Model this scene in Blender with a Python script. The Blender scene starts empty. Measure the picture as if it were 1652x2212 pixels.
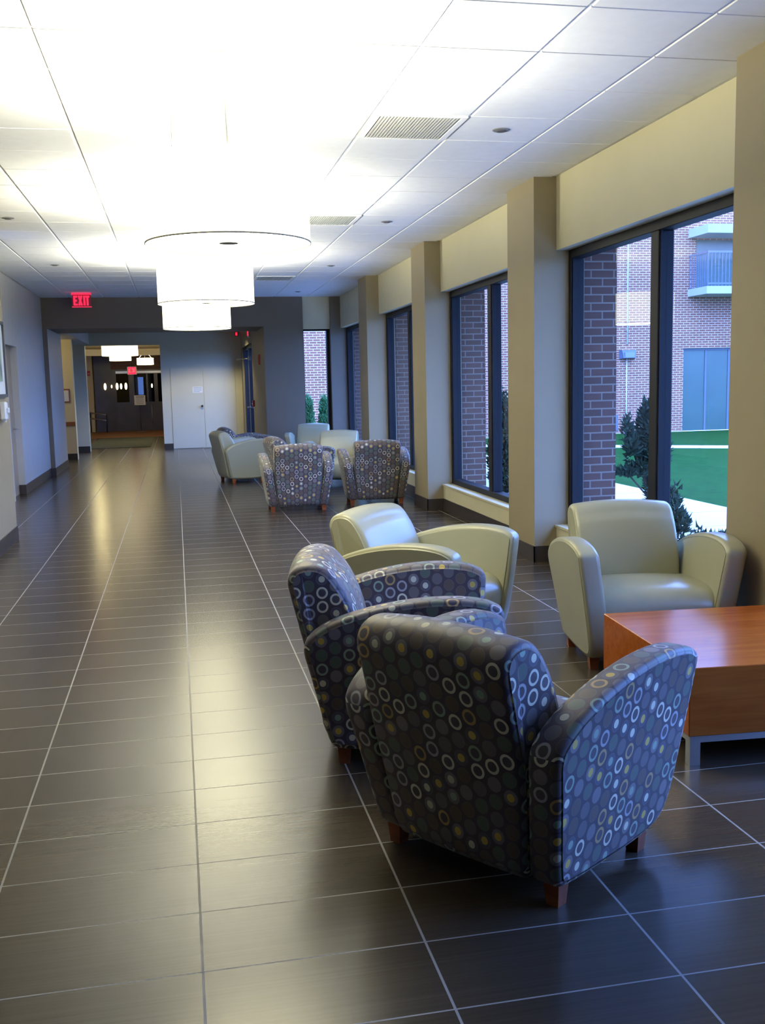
import bpy, math, random
from mathutils import Vector, Matrix
random.seed(7)
C = bpy.context.scene.collection
sc = bpy.context.scene

# ------------------------------------------------------------------ camera
F_PX, YAW, PITCH, ROLL = 2153.26, 0.2003, 0.1291, -0.0222
EYE = 1.5464
CZ = 3.1788                       # ceiling height
fw = Vector((math.sin(YAW) * math.cos(PITCH), math.cos(YAW) * math.cos(PITCH), -math.sin(PITCH)))
r0 = Vector((math.cos(YAW), -math.sin(YAW), 0))
u0 = r0.cross(fw)
rt = math.cos(ROLL) * r0 + math.sin(ROLL) * u0
up = -math.sin(ROLL) * r0 + math.cos(ROLL) * u0
cam = bpy.data.cameras.new('camera')
cam.sensor_fit = 'VERTICAL'
cam.sensor_height = 24.0
cam.lens = F_PX / 2212 * 24.0
cam.clip_start = 0.05
cam.clip_end = 300
co = bpy.data.objects.new('camera', cam)
C.objects.link(co)
m = Matrix((rt, up, -fw)).transposed().to_4x4()
m.translation = Vector((0, 0, EYE))
co.matrix_world = m
sc.camera = co

# ------------------------------------------------------------------ light
SKY_COLOR = (0.18, 0.34, 1.0)
SKY_STRENGTH = 17.0
LAMP_COLOR = (1.0, 0.97, 0.78)
SHADE_COLOR = (1.0, 0.94, 0.62)
SHADE_GLOW = 3.6
DIFFUSER_GLOW = 18.0
BULB_WATT = 410.0
w = bpy.data.worlds.new('dusk_sky')
sc.world = w
w.use_nodes = True
nt = w.node_tree
bg = nt.nodes['Background']
bg.inputs[1].default_value = SKY_STRENGTH
tc = nt.nodes.new('ShaderNodeTexCoord')
sx = nt.nodes.new('ShaderNodeSeparateXYZ')
rp = nt.nodes.new('ShaderNodeValToRGB')
nt.links.new(tc.outputs['Generated'], sx.inputs[0])
nt.links.new(sx.outputs['Z'], rp.inputs[0])
nt.links.new(rp.outputs[0], bg.inputs[0])
rp.color_ramp.elements[0].position = 0.0
rp.color_ramp.elements[0].color = (SKY_COLOR[0] * .8, SKY_COLOR[1] * .8, SKY_COLOR[2] * .8, 1)
rp.color_ramp.elements[1].position = 0.6
rp.color_ramp.elements[1].color = (*SKY_COLOR, 1)
sc.view_settings.view_transform = 'Standard'
sc.view_settings.look = 'None'
sc.view_settings.exposure = 0.0
sc.view_settings.gamma = 1.0
sc.view_settings.use_curve_mapping = False
sc.render.film_transparent = False
try:
    sc.cycles.use_denoising = True
    sc.cycles.max_bounces = 10
    sc.cycles.transparent_max_bounces = 12
    sc.cycles.sample_clamp_indirect = 6.0
    sc.cycles.caustics_reflective = False
except Exception:
    pass


# ------------------------------------------------------------------ materials
def mat(name):
    mm = bpy.data.materials.new(name)
    mm.use_nodes = True
    return mm, mm.node_tree.nodes, mm.node_tree.links, mm.node_tree.nodes['Principled BSDF']


def plain(name, col, rough=0.5, metal=0.0, var=0.04, scale=3.0, bump=0.0, bscale=200.0, spec=0.5):
    mm, n, l, b = mat(name)
    b.inputs['Roughness'].default_value = rough
    b.inputs['Metallic'].default_value = metal
    b.inputs['Specular IOR Level'].default_value = spec
    t = n.new('ShaderNodeTexCoord')
    nz = n.new('ShaderNodeTexNoise')
    nz.inputs['Scale'].default_value = scale
    nz.inputs['Detail'].default_value = 4
    l.new(t.outputs['Object'], nz.inputs['Vector'])
    r = n.new('ShaderNodeValToRGB')
    r.color_ramp.elements[0].position = 0.3
    r.color_ramp.elements[1].position = 0.7
    r.color_ramp.elements[0].color = (*[c * (1 - var) for c in col], 1)
    r.color_ramp.elements[1].color = (*[min(1, c * (1 + var)) for c in col], 1)
    l.new(nz.outputs['Fac'], r.inputs[0])
    l.new(r.outputs[0], b.inputs['Base Color'])
    if bump:
        nb = n.new('ShaderNodeTexNoise')
        nb.inputs['Scale'].default_value = bscale
        l.new(t.outputs['Object'], nb.inputs['Vector'])
        bp = n.new('ShaderNodeBump')
        bp.inputs['Strength'].default_value = bump
        bp.inputs['Distance'].default_value = 0.002
        l.new(nb.outputs['Fac'], bp.inputs['Height'])
        l.new(bp.outputs[0], b.inputs['Normal'])
    return mm


def glow(name, col, strength):
    mm, n, l, b = mat(name)
    n.remove(b)
    e = n.new('ShaderNodeEmission')
    e.inputs[0].default_value = (*col, 1)
    e.inputs[1].default_value = strength
    l.new(e.outputs[0], n['Material Output'].inputs[0])
    return mm


def math_node(n, l, op, a, b=None, c=None):
    x = n.new('ShaderNodeMath')
    x.operation = op
    for i, v in enumerate((a, b, c)):
        if v is None:
            continue
        if isinstance(v, (int, float)):
            x.inputs[i].default_value = v
        else:
            l.new(v, x.inputs[i])
    return x.outputs[0]


def mix_col(n, l, fac, a, b):
    x = n.new('ShaderNodeMix')
    x.data_type = 'RGBA'
    for i, v in ((0, fac), (6, a), (7, b)):
        if isinstance(v, tuple):
            x.inputs[i].default_value = (*v, 1)
        elif isinstance(v, (int, float)):
            x.inputs[i].default_value = v
        else:
            l.new(v, x.inputs[i])
    return x.outputs[2]


def floor_tiles():
    mm, n, l, b = mat('charcoal_striated_tile')
    t = n.new('ShaderNodeTexCoord')
    s = n.new('ShaderNodeSeparateXYZ')
    l.new(t.outputs['Object'], s.inputs[0])
    px = math_node(n, l, 'DIVIDE', math_node(n, l, 'ADD', s.outputs[0], 0.0021), 0.6096)
    py = math_node(n, l, 'DIVIDE', math_node(n, l, 'SUBTRACT', s.outputs[1], 2.5276), 0.3095)

    def edge(p, size):
        f = math_node(n, l, 'FRACT', math_node(n, l, 'ADD', p, 100.5))
        return math_node(n, l, 'MULTIPLY', math_node(n, l, 'ABSOLUTE', math_node(n, l, 'SUBTRACT', f, 0.5)), size)
    gx = math_node(n, l, 'LESS_THAN', edge(px, 0.6096), 0.0036)
    gy = math_node(n, l, 'LESS_THAN', edge(py, 0.3095), 0.0026)
    g = math_node(n, l, 'MAXIMUM', gx, gy)
    # fine striations that run across the corridor
    mp = n.new('ShaderNodeMapping')
    mp.inputs['Scale'].default_value = (1.2, 90, 1)
    l.new(t.outputs['Object'], mp.inputs[0])
    nz = n.new('ShaderNodeTexNoise')
    nz.inputs['Scale'].default_value = 1.0
    nz.inputs['Detail'].default_value = 5
    l.new(mp.outputs[0], nz.inputs['Vector'])
    # each tile a shade of its own
    cb = n.new('ShaderNodeCombineXYZ')
    l.new(math_node(n, l, 'FLOOR', px), cb.inputs[0])
    l.new(math_node(n, l, 'FLOOR', py), cb.inputs[1])
    wn = n.new('ShaderNodeTexWhiteNoise')
    wn.noise_dimensions = '2D'
    l.new(cb.outputs[0], wn.inputs['Vector'])
    v = math_node(n, l, 'ADD', math_node(n, l, 'MULTIPLY', nz.outputs['Fac'], 0.75), math_node(n, l, 'MULTIPLY', wn.outputs['Value'], 0.22))
    r = n.new('ShaderNodeValToRGB')
    r.color_ramp.elements[0].position = 0.2
    r.color_ramp.elements[1].position = 0.85
    r.color_ramp.elements[0].color = (0.038, 0.029, 0.020, 1)
    r.color_ramp.elements[1].color = (0.070, 0.055, 0.039, 1)
    l.new(v, r.inputs[0])
    col = mix_col(n, l, g, r.outputs[0], (0.27, 0.26, 0.25))
    l.new(col, b.inputs['Base Color'])
    ro = math_node(n, l, 'ADD', math_node(n, l, 'MULTIPLY', nz.outputs['Fac'], 0.05), 0.215)
    ro = math_node(n, l, 'ADD', ro, math_node(n, l, 'MULTIPLY', g, 0.4))
    l.new(ro, b.inputs['Roughness'])
    b.inputs['Specular IOR Level'].default_value = 0.38
    bp = n.new('ShaderNodeBump')
    bp.inputs['Strength'].default_value = 0.06
    bp.inputs['Distance'].default_value = 0.0006
    h = math_node(n, l, 'SUBTRACT', math_node(n, l, 'MULTIPLY', nz.outputs['Fac'], 0.25), g)
    l.new(h, bp.inputs['Height'])
    l.new(bp.outputs[0], b.inputs['Normal'])
    return mm


def brick_mat(name, c1, c2, mortar, axis='XZ', scale=1.0, mort=0.0085):
    mm, n, l, b = mat(name)
    t = n.new('ShaderNodeTexCoord')
    s = n.new('ShaderNodeSeparateXYZ')
    l.new(t.outputs['Object'], s.inputs[0])
    cb = n.new('ShaderNodeCombineXYZ')
    if axis == 'XZ':
        l.new(s.outputs[0], cb.inputs[0])
    else:
        l.new(math_node(n, l, 'ADD', s.outputs[0], s.outputs[1]), cb.inputs[0])
    l.new(s.outputs[2], cb.inputs[1])
    br = n.new('ShaderNodeTexBrick')
    br.offset = 0.5
    br.inputs['Scale'].default_value = 1.0
    br.inputs['Brick Width'].default_value = 0.2032 * scale
    br.inputs['Row Height'].default_value = 0.0677 * scale
    br.inputs['Mortar Size'].default_value = mort
    br.inputs['Mortar Smooth'].default_value = 0.1
    br.inputs['Color1'].default_value = (*c1, 1)
    br.inputs['Color2'].default_value = (*c2, 1)
    br.inputs['Mortar'].default_value = (*mortar, 1)
    l.new(cb.outputs[0], br.inputs['Vector'])
    nz = n.new('ShaderNodeTexNoise')
    nz.inputs['Scale'].default_value = 1.1
    l.new(t.outputs['Object'], nz.inputs['Vector'])
    k = math_node(n, l, 'ADD', math_node(n, l, 'MULTIPLY', nz.outputs['Fac'], 0.5), 0.75)
    mx = n.new('ShaderNodeVectorMath')
    mx.operation = 'SCALE'
    l.new(br.outputs['Color'], mx.inputs[0])
    l.new(k, mx.inputs['Scale'])
    l.new(mx.outputs[0], b.inputs['Base Color'])
    b.inputs['Roughness'].default_value = 0.85
    bp = n.new('ShaderNodeBump')
    bp.inputs['Strength'].default_value = 0.5
    bp.inputs['Distance'].default_value = 0.004
    bp.invert = True
    l.new(br.outputs['Fac'], bp.inputs['Height'])
    l.new(bp.outputs[0], b.inputs['Normal'])
    return mm


def circle_fabric():
    """Charcoal upholstery printed with touching staggered discs, some ringed, some with a bright centre."""
    mm, n, l, b = mat('circle_print_fabric')
    S, T = 0.055, 0.060
    uv = n.new('ShaderNodeUVMap')
    s = n.new('ShaderNodeSeparateXYZ')
    l.new(uv.outputs[0], s.inputs[0])
    u = math_node(n, l, 'ADD', math_node(n, l, 'DIVIDE', s.outputs[0], S), 200.0)
    cx = math_node(n, l, 'FLOOR', u)
    half = math_node(n, l, 'MULTIPLY', math_node(n, l, 'MODULO', cx, 2.0), 0.5)
    v = math_node(n, l, 'ADD', math_node(n, l, 'ADD', math_node(n, l, 'DIVIDE', s.outputs[1], T), 200.0), half)
    cy = math_node(n, l, 'FLOOR', v)
    du = math_node(n, l, 'SUBTRACT', math_node(n, l, 'SUBTRACT', u, cx), 0.5)
    dv = math_node(n, l, 'SUBTRACT', math_node(n, l, 'SUBTRACT', v, cy), 0.5)
    d = math_node(n, l, 'SQRT', math_node(n, l, 'ADD', math_node(n, l, 'MULTIPLY', du, du), math_node(n, l, 'MULTIPLY', dv, dv)))
    cb = n.new('ShaderNodeCombineXYZ')
    l.new(cx, cb.inputs[0])
    l.new(cy, cb.inputs[1])
    wn = n.new('ShaderNodeTexWhiteNoise')
    wn.noise_dimensions = '2D'
    l.new(cb.outputs[0], wn.inputs['Vector'])
    kind = wn.outputs['Value']
    sep = n.new('ShaderNodeSeparateColor')
    l.new(wn.outputs['Color'], sep.inputs[0])

    def ramp(fac, stops):
        r = n.new('ShaderNodeValToRGB')
        r.color_ramp.interpolation = 'CONSTANT'
        e = r.color_ramp.elements
        while len(e) < len(stops):
            e.new(0.5)
        for i, (p, c) in enumerate(stops):
            e[i].position = p
            e[i].color = (*c, 1)
        l.new(fac, r.inputs[0])
        return r.outputs[0]
    base = (0.070, 0.056, 0.068)
    disc = ramp(sep.outputs[0], [(0, (0.090, 0.074, 0.084)), (.26, (0.155, 0.140, 0.142)), (.44, (0.130, 0.098, 0.074)), (.60, (0.118, 0.150, 0.116)), (.76, (0.22, 0.20, 0.20)), (.88, (0.105, 0.098, 0.13))])
    ringc = ramp(sep.outputs[1], [(0, (0.75, 0.72, 0.54)), (.28, (0.50, 0.34, 0.13)), (.52, (0.33, 0.44, 0.33)), (.78, (0.44, 0.43, 0.44))])
    dotc = ramp(sep.outputs[2], [(0, (0.66, 0.48, 0.10)), (.45, (0.75, 0.73, 0.52)), (.72, (0.33, 0.45, 0.33))])
    out_r = math_node(n, l, 'LESS_THAN', d, 0.44)
    line = math_node(n, l, 'MULTIPLY', math_node(n, l, 'GREATER_THAN', d, 0.415), out_r)
    ring = math_node(n, l, 'MULTIPLY', math_node(n, l, 'MULTIPLY', math_node(n, l, 'LESS_THAN', d, 0.43), math_node(n, l, 'GREATER_THAN', d, 0.285)), math_node(n, l, 'LESS_THAN', kind, 0.25))
    dot = math_node(n, l, 'MULTIPLY', math_node(n, l, 'LESS_THAN', d, 0.235), math_node(n, l, 'GREATER_THAN', kind, 0.83))
    c1 = mix_col(n, l, out_r, base, disc)
    c2 = mix_col(n, l, line, c1, (0.17, 0.155, 0.15))
    c3 = mix_col(n, l, ring, c2, ringc)
    c4 = mix_col(n, l, dot, c3, dotc)
    l.new(c4, b.inputs['Base Color'])
    b.inputs['Roughness'].default_value = 0.52
    b.inputs['Specular IOR Level'].default_value = 0.45
    b.inputs['Sheen Weight'].default_value = 0.15
    return mm


def cherry(name, c1, c2, rough, coat=0.0):
    mm, n, l, b = mat(name)
    t = n.new('ShaderNodeTexCoord')
    mp = n.new('ShaderNodeMapping')
    mp.inputs['Scale'].default_value = (1.5, 14, 14)
    l.new(t.outputs['Object'], mp.inputs[0])
    nz = n.new('ShaderNodeTexNoise')
    nz.inputs['Scale'].default_value = 2.0
    nz.inputs['Detail'].default_value = 6
    nz.inputs['Distortion'].default_value = 0.6
    l.new(mp.outputs[0], nz.inputs['Vector'])
    r = n.new('ShaderNodeValToRGB')
    r.color_ramp.elements[0].position = 0.3
    r.color_ramp.elements[1].position = 0.75
    r.color_ramp.elements[0].color = (*c1, 1)
    r.color_ramp.elements[1].color = (*c2, 1)
    l.new(nz.outputs['Fac'], r.inputs[0])
    l.new(r.outputs[0], b.inputs['Base Color'])
    b.inputs['Roughness'].default_value = rough
    b.inputs['Coat Weight'].default_value = coat
    b.inputs['Coat Roughness'].default_value = 0.12
    b.inputs['Specular IOR Level'].default_value = 0.35
    return mm


def pane_glass(name, tint=(0.93, 0.97, 0.97)):
    mm, n, l, b = mat(name)
    n.remove(b)
    tr = n.new('ShaderNodeBsdfTransparent')
    tr.inputs[0].default_value = (*tint, 1)
    gl = n.new('ShaderNodeBsdfGlossy')
    gl.inputs['Roughness'].default_value = 0.0
    fr = n.new('ShaderNodeFresnel')
    fr.inputs[0].default_value = 1.5
    ge = n.new('ShaderNodeNewGeometry')
    front = math_node(n, l, 'SUBTRACT', 1.0, ge.outputs['Backfacing'])
    mx = n.new('ShaderNodeMixShader')
    l.new(math_node(n, l, 'MULTIPLY', fr.outputs[0], front), mx.inputs[0])
    l.new(tr.outputs[0], mx.inputs[1])
    l.new(gl.outputs[0], mx.inputs[2])
    l.new(mx.outputs[0], n['Material Output'].inputs[0])
    return mm


def paving():
    mm, n, l, b = mat('pale_concrete_slabs')
    t = n.new('ShaderNodeTexCoord')
    br = n.new('ShaderNodeTexBrick')
    br.inputs['Scale'].default_value = 1.0
    br.inputs['Brick Width'].default_value = 1.35
    br.inputs['Row Height'].default_value = 1.1
    br.inputs['Mortar Size'].default_value = 0.012
    br.inputs['Color1'].default_value = (0.60, 0.56, 0.50, 1)
    br.inputs['Color2'].default_value = (0.55, 0.52, 0.47, 1)
    br.inputs['Mortar'].default_value = (0.25, 0.23, 0.21, 1)
    l.new(t.outputs['Object'], br.inputs['Vector'])
    l.new(br.outputs['Color'], b.inputs['Base Color'])
    b.inputs['Roughness'].default_value = 0.85
    return mm


def grass_mat():
    mm, n, l, b = mat('lawn_green')
    t = n.new('ShaderNodeTexCoord')
    nz = n.new('ShaderNodeTexNoise')
    nz.inputs['Scale'].default_value = 6
    nz.inputs['Detail'].default_value = 8
    l.new(t.outputs['Object'], nz.inputs['Vector'])
    r = n.new('ShaderNodeValToRGB')
    r.color_ramp.elements[0].position = 0.3
    r.color_ramp.elements[1].position = 0.7
    r.color_ramp.elements[0].color = (0.003, 0.040, 0.003, 1)
    r.color_ramp.elements[1].color = (0.006, 0.064, 0.005, 1)
    l.new(nz.outputs['Fac'], r.inputs[0])
    l.new(r.outputs[0], b.inputs['Base Color'])
    b.inputs['Roughness'].default_value = 0.9
    b.inputs['Specular IOR Level'].default_value = 0.1
    return mm


M = {
    'floor': floor_tiles(),
    'base_tile': plain('dark_base_tile', (0.032, 0.026, 0.024), 0.4, var=0.15, scale=9),
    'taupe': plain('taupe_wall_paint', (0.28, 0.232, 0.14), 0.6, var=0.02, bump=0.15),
    'leftwall': plain('pale_wall_paint', (0.52, 0.51, 0.47), 0.6, var=0.02, bump=0.15),
    'farwall': plain('far_wall_paint', (0.60, 0.56, 0.41), 0.6, var=0.02, bump=0.15),
    'taupe_in_shade': plain('taupe_painted_shade', (0.150, 0.124, 0.090), 0.6, var=0.02, bump=0.15),  # shade put into the colour, for faces turned away from the windows
    'cream': plain('cream_paint', (0.63, 0.58, 0.385), 0.55, var=0.02),
    'ceil': plain('white_ceiling_tile', (0.88, 0.88, 0.87), 0.9, var=0.02, scale=14, bump=0.3, bscale=320),
    'bronze': plain('dark_bronze_aluminium', (0.008, 0.009, 0.012), 0.55, var=0.1, spec=0.22),
    'glass': pane_glass('window_glass'),
    'darkglass': pane_glass('dark_tinted_glass', (0.25, 0.28, 0.33)),
    'fabric': circle_fabric(),
    'vinyl': plain('pale_sage_vinyl', (0.39, 0.38, 0.255), 0.29, var=0.02, bump=0.06, bscale=500, spec=0.6),
    'leg': cherry('cherry_leg', (0.16, 0.040, 0.012), (0.30, 0.085, 0.025), 0.4),
    'table': cherry('cherry_veneer', (0.33, 0.072, 0.010), (0.47, 0.128, 0.020), 0.2, 0.0),
    'steel': plain('satin_aluminium', (0.55, 0.56, 0.58), 0.38, metal=0.9, var=0.03),
    'darksteel': plain('dark_hardware', (0.05, 0.05, 0.055), 0.35, metal=0.6),
    'white': plain('white_plastic', (0.78, 0.78, 0.74), 0.4, var=0.01),
    'grille': plain('white_enamel', (0.62, 0.62, 0.58), 0.45, var=0.01),
    'ventdark': plain('duct_shadow_grey', (0.10, 0.10, 0.10), 0.7),
    'spr': plain('sprinkler_plate_grey', (0.26, 0.26, 0.25), 0.5),
    'shade': glow('lit_drum_fabric', SHADE_COLOR, SHADE_GLOW),
    'diff': glow('lit_drum_diffuser', SHADE_COLOR, DIFFUSER_GLOW),
    'lobbyshade': glow('lit_lobby_shade', (1.0, 0.86, 0.50), 5.5),
    'rim': plain('shade_rim_grey', (0.30, 0.29, 0.26), 0.5),
    'red': glow('red_exit_glow', (1.0, 0.015, 0.05), 2.6),
    'redpanel': plain('red_tinted_acrylic', (0.30, 0.02, 0.04), 0.2),
    'redpaint': plain('red_enamel', (0.42, 0.02, 0.02), 0.4),
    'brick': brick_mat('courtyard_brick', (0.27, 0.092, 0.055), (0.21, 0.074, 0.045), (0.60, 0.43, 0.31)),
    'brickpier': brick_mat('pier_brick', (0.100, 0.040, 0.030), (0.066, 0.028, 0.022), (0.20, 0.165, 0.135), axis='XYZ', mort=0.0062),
    'concrete': paving(),
    'grass': grass_mat(),
    'bounce_bed': plain('pale_bounce_ground', (0.50, 0.47, 0.42), 0.95, var=0.3, scale=40),  # bed tone made pale so it throws light upward
    'leaf': plain('yew_needles', (0.022, 0.046, 0.026), 0.8, var=0.3, scale=8, spec=0.2),
    'arbleaf': plain('arborvitae_needles', (0.07, 0.20, 0.075), 0.8, var=0.3, scale=8, spec=0.2),
    'bark': plain('shrub_bark', (0.06, 0.04, 0.03), 0.9),
    'tealglass': plain('curtained_door_glass', (0.05, 0.095, 0.075), 0.2, var=0.1, scale=0.8),
    'slab': plain('painted_slab', (0.42, 0.43, 0.42), 0.7),
    'rail': plain('dark_railing', (0.10, 0.12, 0.16), 0.5),
    'pipe': plain('pale_conduit', (0.65, 0.65, 0.62), 0.5),
    'lens': plain('grey_lamp_lens', (0.18, 0.19, 0.2), 0.2),
    'doorpaint': plain('pale_door_paint', (0.60, 0.56, 0.41), 0.5, var=0.02),
    'beigedoor': plain('beige_door_laminate', (0.40, 0.30, 0.19), 0.45, var=0.05),
    'artmat': plain('white_mount_board', (0.72, 0.74, 0.72), 0.6),
    'frame': plain('charcoal_picture_frame', (0.05, 0.055, 0.06), 0.35),
    'railwood': plain('brown_wall_rail', (0.24, 0.07, 0.025), 0.4),
    'yellowwall': plain('warm_beige_paint', (0.70, 0.60, 0.34), 0.6, var=0.02),
    'brownwood': cherry('lobby_soffit_wood', (0.13, 0.055, 0.022), (0.24, 0.11, 0.045), 0.5),
    'darkpanel': plain('near_black_panel', (0.055, 0.042, 0.028), 0.3, var=0.2),
    'rug': plain('grey_green_mat', (0.060, 0.072, 0.062), 0.95, var=0.25, scale=25),
    'orange': plain('rust_brown_tile', (0.30, 0.125, 0.035), 0.45, var=0.12),
    'paper': plain('white_notice_paper', (0.75, 0.75, 0.70), 0.7, var=0.01),
    'ink': plain('black_print', (0.05, 0.05, 0.05), 0.7),
    'sconce': glow('lit_sconce', (1.0, 0.85, 0.5), 3.0),
    'dusk': plain('violet_dusk_backdrop', (0.25, 0.22, 0.42), 0.9, var=0.5, scale=1.5),
}


def art_mat():
    mm, n, l, b = mat('green_abstract_print')
    t = n.new('ShaderNodeTexCoord')
    nz = n.new('ShaderNodeTexNoise')
    nz.inputs['Scale'].default_value = 4.5
    nz.inputs['Detail'].default_value = 3
    l.new(t.outputs['Object'], nz.inputs['Vector'])
    r = n.new('ShaderNodeValToRGB')
    e = r.color_ramp.elements
    e[0].position = .35
    e[0].color = (.10, .14, .17, 1)
    e[1].position = .65
    e[1].color = (.32, .46, .30, 1)
    l.new(nz.outputs['Fac'], r.inputs[0])
    l.new(r.outputs[0], b.inputs['Base Color'])
    b.inputs['Roughness'].default_value = .3
    return mm


M['art'] = art_mat()


# ------------------------------------------------------------------ mesh helpers
class MB:
    def __init__(self):
        self.v, self.f, self.uv, self.flat = [], [], [], []

    def face(self, idx, uv=None, flat=True):
        self.f.append(idx)
        self.uv.append(uv)
        self.flat.append(flat)

    def box(self, a, b, bev=0.0):
        x0, y0, z0 = [min(a[i], b[i]) for i in range(3)]
        x1, y1, z1 = [max(a[i], b[i]) for i in range(3)]
        if bev <= 0:
            o = len(self.v)
            self.v += [(x0, y0, z0), (x1, y0, z0), (x1, y1, z0), (x0, y1, z0), (x0, y0, z1), (x1, y0, z1), (x1, y1, z1), (x0, y1, z1)]
            for q in ((0, 3, 2, 1), (4, 5, 6, 7), (0, 1, 5, 4), (1, 2, 6, 5), (2, 3, 7, 6), (3, 0, 4, 7)):
                self.face([o + i for i in q])
            return self
        c = bev
        o = len(self.v)
        idx = {}
        for sx in (0, 1):
            for sy in (0, 1):
                for sz in (0, 1):
                    X, Y, Z = (x0, x1)[sx], (y0, y1)[sy], (z0, z1)[sz]
                    ix, iy, iz = X + (c if sx == 0 else -c), Y + (c if sy == 0 else -c), Z + (c if sz == 0 else -c)
                    for ax, p in ((0, (X, iy, iz)), (1, (ix, Y, iz)), (2, (ix, iy, Z))):
                        idx[(sx, sy, sz, ax)] = len(self.v)
                        self.v.append(p)

        def add(q):
            pts = [Vector(self.v[i]) for i in q]
            nrm = (pts[1] - pts[0]).cross(pts[2] - pts[0])
            cen = sum(pts, Vector()) / len(pts) - Vector(((x0 + x1) / 2, (y0 + y1) / 2, (z0 + z1) / 2))
            self.face(list(q) if nrm.dot(cen) > 0 else list(reversed(q)))
        for s in (0, 1):
            add([idx[(s, 0, 0, 0)], idx[(s, 1, 0, 0)], idx[(s, 1, 1, 0)], idx[(s, 0, 1, 0)]])
            add([idx[(0, s, 0, 1)], idx[(1, s, 0, 1)], idx[(1, s, 1, 1)], idx[(0, s, 1, 1)]])
            add([idx[(0, 0, s, 2)], idx[(1, 0, s, 2)], idx[(1, 1, s, 2)], idx[(0, 1, s, 2)]])
        for a_ in (0, 1):
            for b_ in (0, 1):
                add([idx[(0, a_, b_, 1)], idx[(1, a_, b_, 1)], idx[(1, a_, b_, 2)], idx[(0, a_, b_, 2)]])
                add([idx[(a_, 0, b_, 0)], idx[(a_, 1, b_, 0)], idx[(a_, 1, b_, 2)], idx[(a_, 0, b_, 2)]])
                add([idx[(a_, b_, 0, 0)], idx[(a_, b_, 1, 0)], idx[(a_, b_, 1, 1)], idx[(a_, b_, 0, 1)]])
        for sx in (0, 1):
            for sy in (0, 1):
                for sz in (0, 1):
                    add([idx[(sx, sy, sz, k)] for k in range(3)])
        return self

    def lathe(self, cx, cy, prof, seg=48, smooth=True, caps=(True, True)):
        o = len(self.v)
        for r, z in prof:
            for i in range(seg):
                a = 2 * math.pi * i / seg
                self.v.append((cx + r * math.cos(a), cy + r * math.sin(a), z))
        k = len(prof)
        for j in range(k - 1):
            for i in range(seg):
                i2 = (i + 1) % seg
                self.face([o + j * seg + i, o + j * seg + i2, o + (j + 1) * seg + i2, o + (j + 1) * seg + i], flat=not smooth)
        if caps[0]:
            self.face([o + i for i in reversed(range(seg))])
        if caps[1]:
            self.face([o + (k - 1) * seg + i for i in range(seg)])
        return self

    def tube(self, p, q, r, seg=8):
        p, q = Vector(p), Vector(q)
        d = (q - p).normalized()
        a = d.orthogonal().normalized()
        b = d.cross(a)
        o = len(self.v)
        for e in (p, q):
            for i in range(seg):
                t = 2 * math.pi * i / seg
                self.v.append(tuple(e + r * (math.cos(t) * a + math.sin(t) * b)))
        for i in range(seg):
            i2 = (i + 1) % seg
            self.face([o + i, o + i2, o + seg + i2, o + seg + i], flat=False)
        self.face([o + i for i in reversed(range(seg))])
        self.face([o + seg + i for i in range(seg)])
        return self

    def quad(self, pts):
        o = len(self.v)
        self.v += [tuple(p) for p in pts]
        self.face([o, o + 1, o + 2, o + 3])
        return self

    def build(self, name, material, parent=None):
        me = bpy.data.meshes.new(name)
        me.from_pydata(self.v, [], self.f)
        for p, fl in zip(me.polygons, self.flat):
            p.use_smooth = not fl
        if any(u is not None for u in self.uv):
            ul = me.uv_layers.new(name='print')
            for p, u in zip(me.polygons, self.uv):
                if u is None:
                    continue
                for li, c in zip(p.loop_indices, u):
                    ul.data[li].uv = c
        me.materials.append(material)
        ob = bpy.data.objects.new(name, me)
        C.objects.link(ob)
        if parent is not None:
            ob.parent = parent
        return ob


def box(name, a, b, material, parent=None, bev=0.0):
    return MB().box(a, b, bev).build(name, material, parent)


def struct(o):
    o['kind'] = 'structure'
    return o


def wall(name, a, b, material, bev=0.0):
    return struct(box(name, a, b, material, None, bev))


def thing(name, label, cat, loc=(0, 0, 0), rz=0.0, group=None):
    o = bpy.data.objects.new(name, None)
    o.empty_display_size = 0.1
    C.objects.link(o)
    o.location = loc
    o.rotation_euler = (0, 0, rz)
    tag(o, label, cat, group)
    return o


def tag(o, label, cat, group=None):
    o['label'] = label
    o['category'] = cat
    if group:
        o['group'] = group
    return o


def dup(root, loc=None, rz=None, label=None, group=None):
    r = root.copy()
    C.objects.link(r)
    if loc is not None:
        r.location = loc
    if rz is not None:
        r.rotation_euler = (0, 0, rz)
    if label:
        r['label'] = label
    if group:
        r['group'] = group
    for ch in list(root.children):
        c = ch.copy()
        C.objects.link(c)
        c.parent = r
        for g in list(ch.children):
            d = g.copy()
            C.objects.link(d)
            d.parent = c
    return r


# ------------------------------------------------------------------ the room
XP, XH, XW = 2.92, 3.115, 3.22            # pillar face, header / sill wall face, window frame face
PW = 0.665
PNEAR = [7.93 + 3.673 * k for k in range(-3, 4)]      # near edge of every pillar
YB = -3.2                                  # wall behind the camera
HZ, SZ = 2.592, 0.315                      # header underside, sill top
BH = 0.14                                  # base height

struct(MB().box((-6.0, YB - .2, -0.12), (3.35, 25.9, 0.0)).box((-6.0, 25.9, -0.12), (1.9, 32.6, 0.0)).build('floor', M['floor']))

# ceiling of square lay-in tiles
cb = MB()
X0C, Y0C, CT = 1.8686, 4.366, 0.6096
vent_cells = set()
VENTS = [(-1, 3), (-1, 9), (-1, 18)]
y_hi, x_lo, x_hi = 18.9, -2.28, XH


def clampf(v, a, b):
    return max(a, min(b, v))


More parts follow.
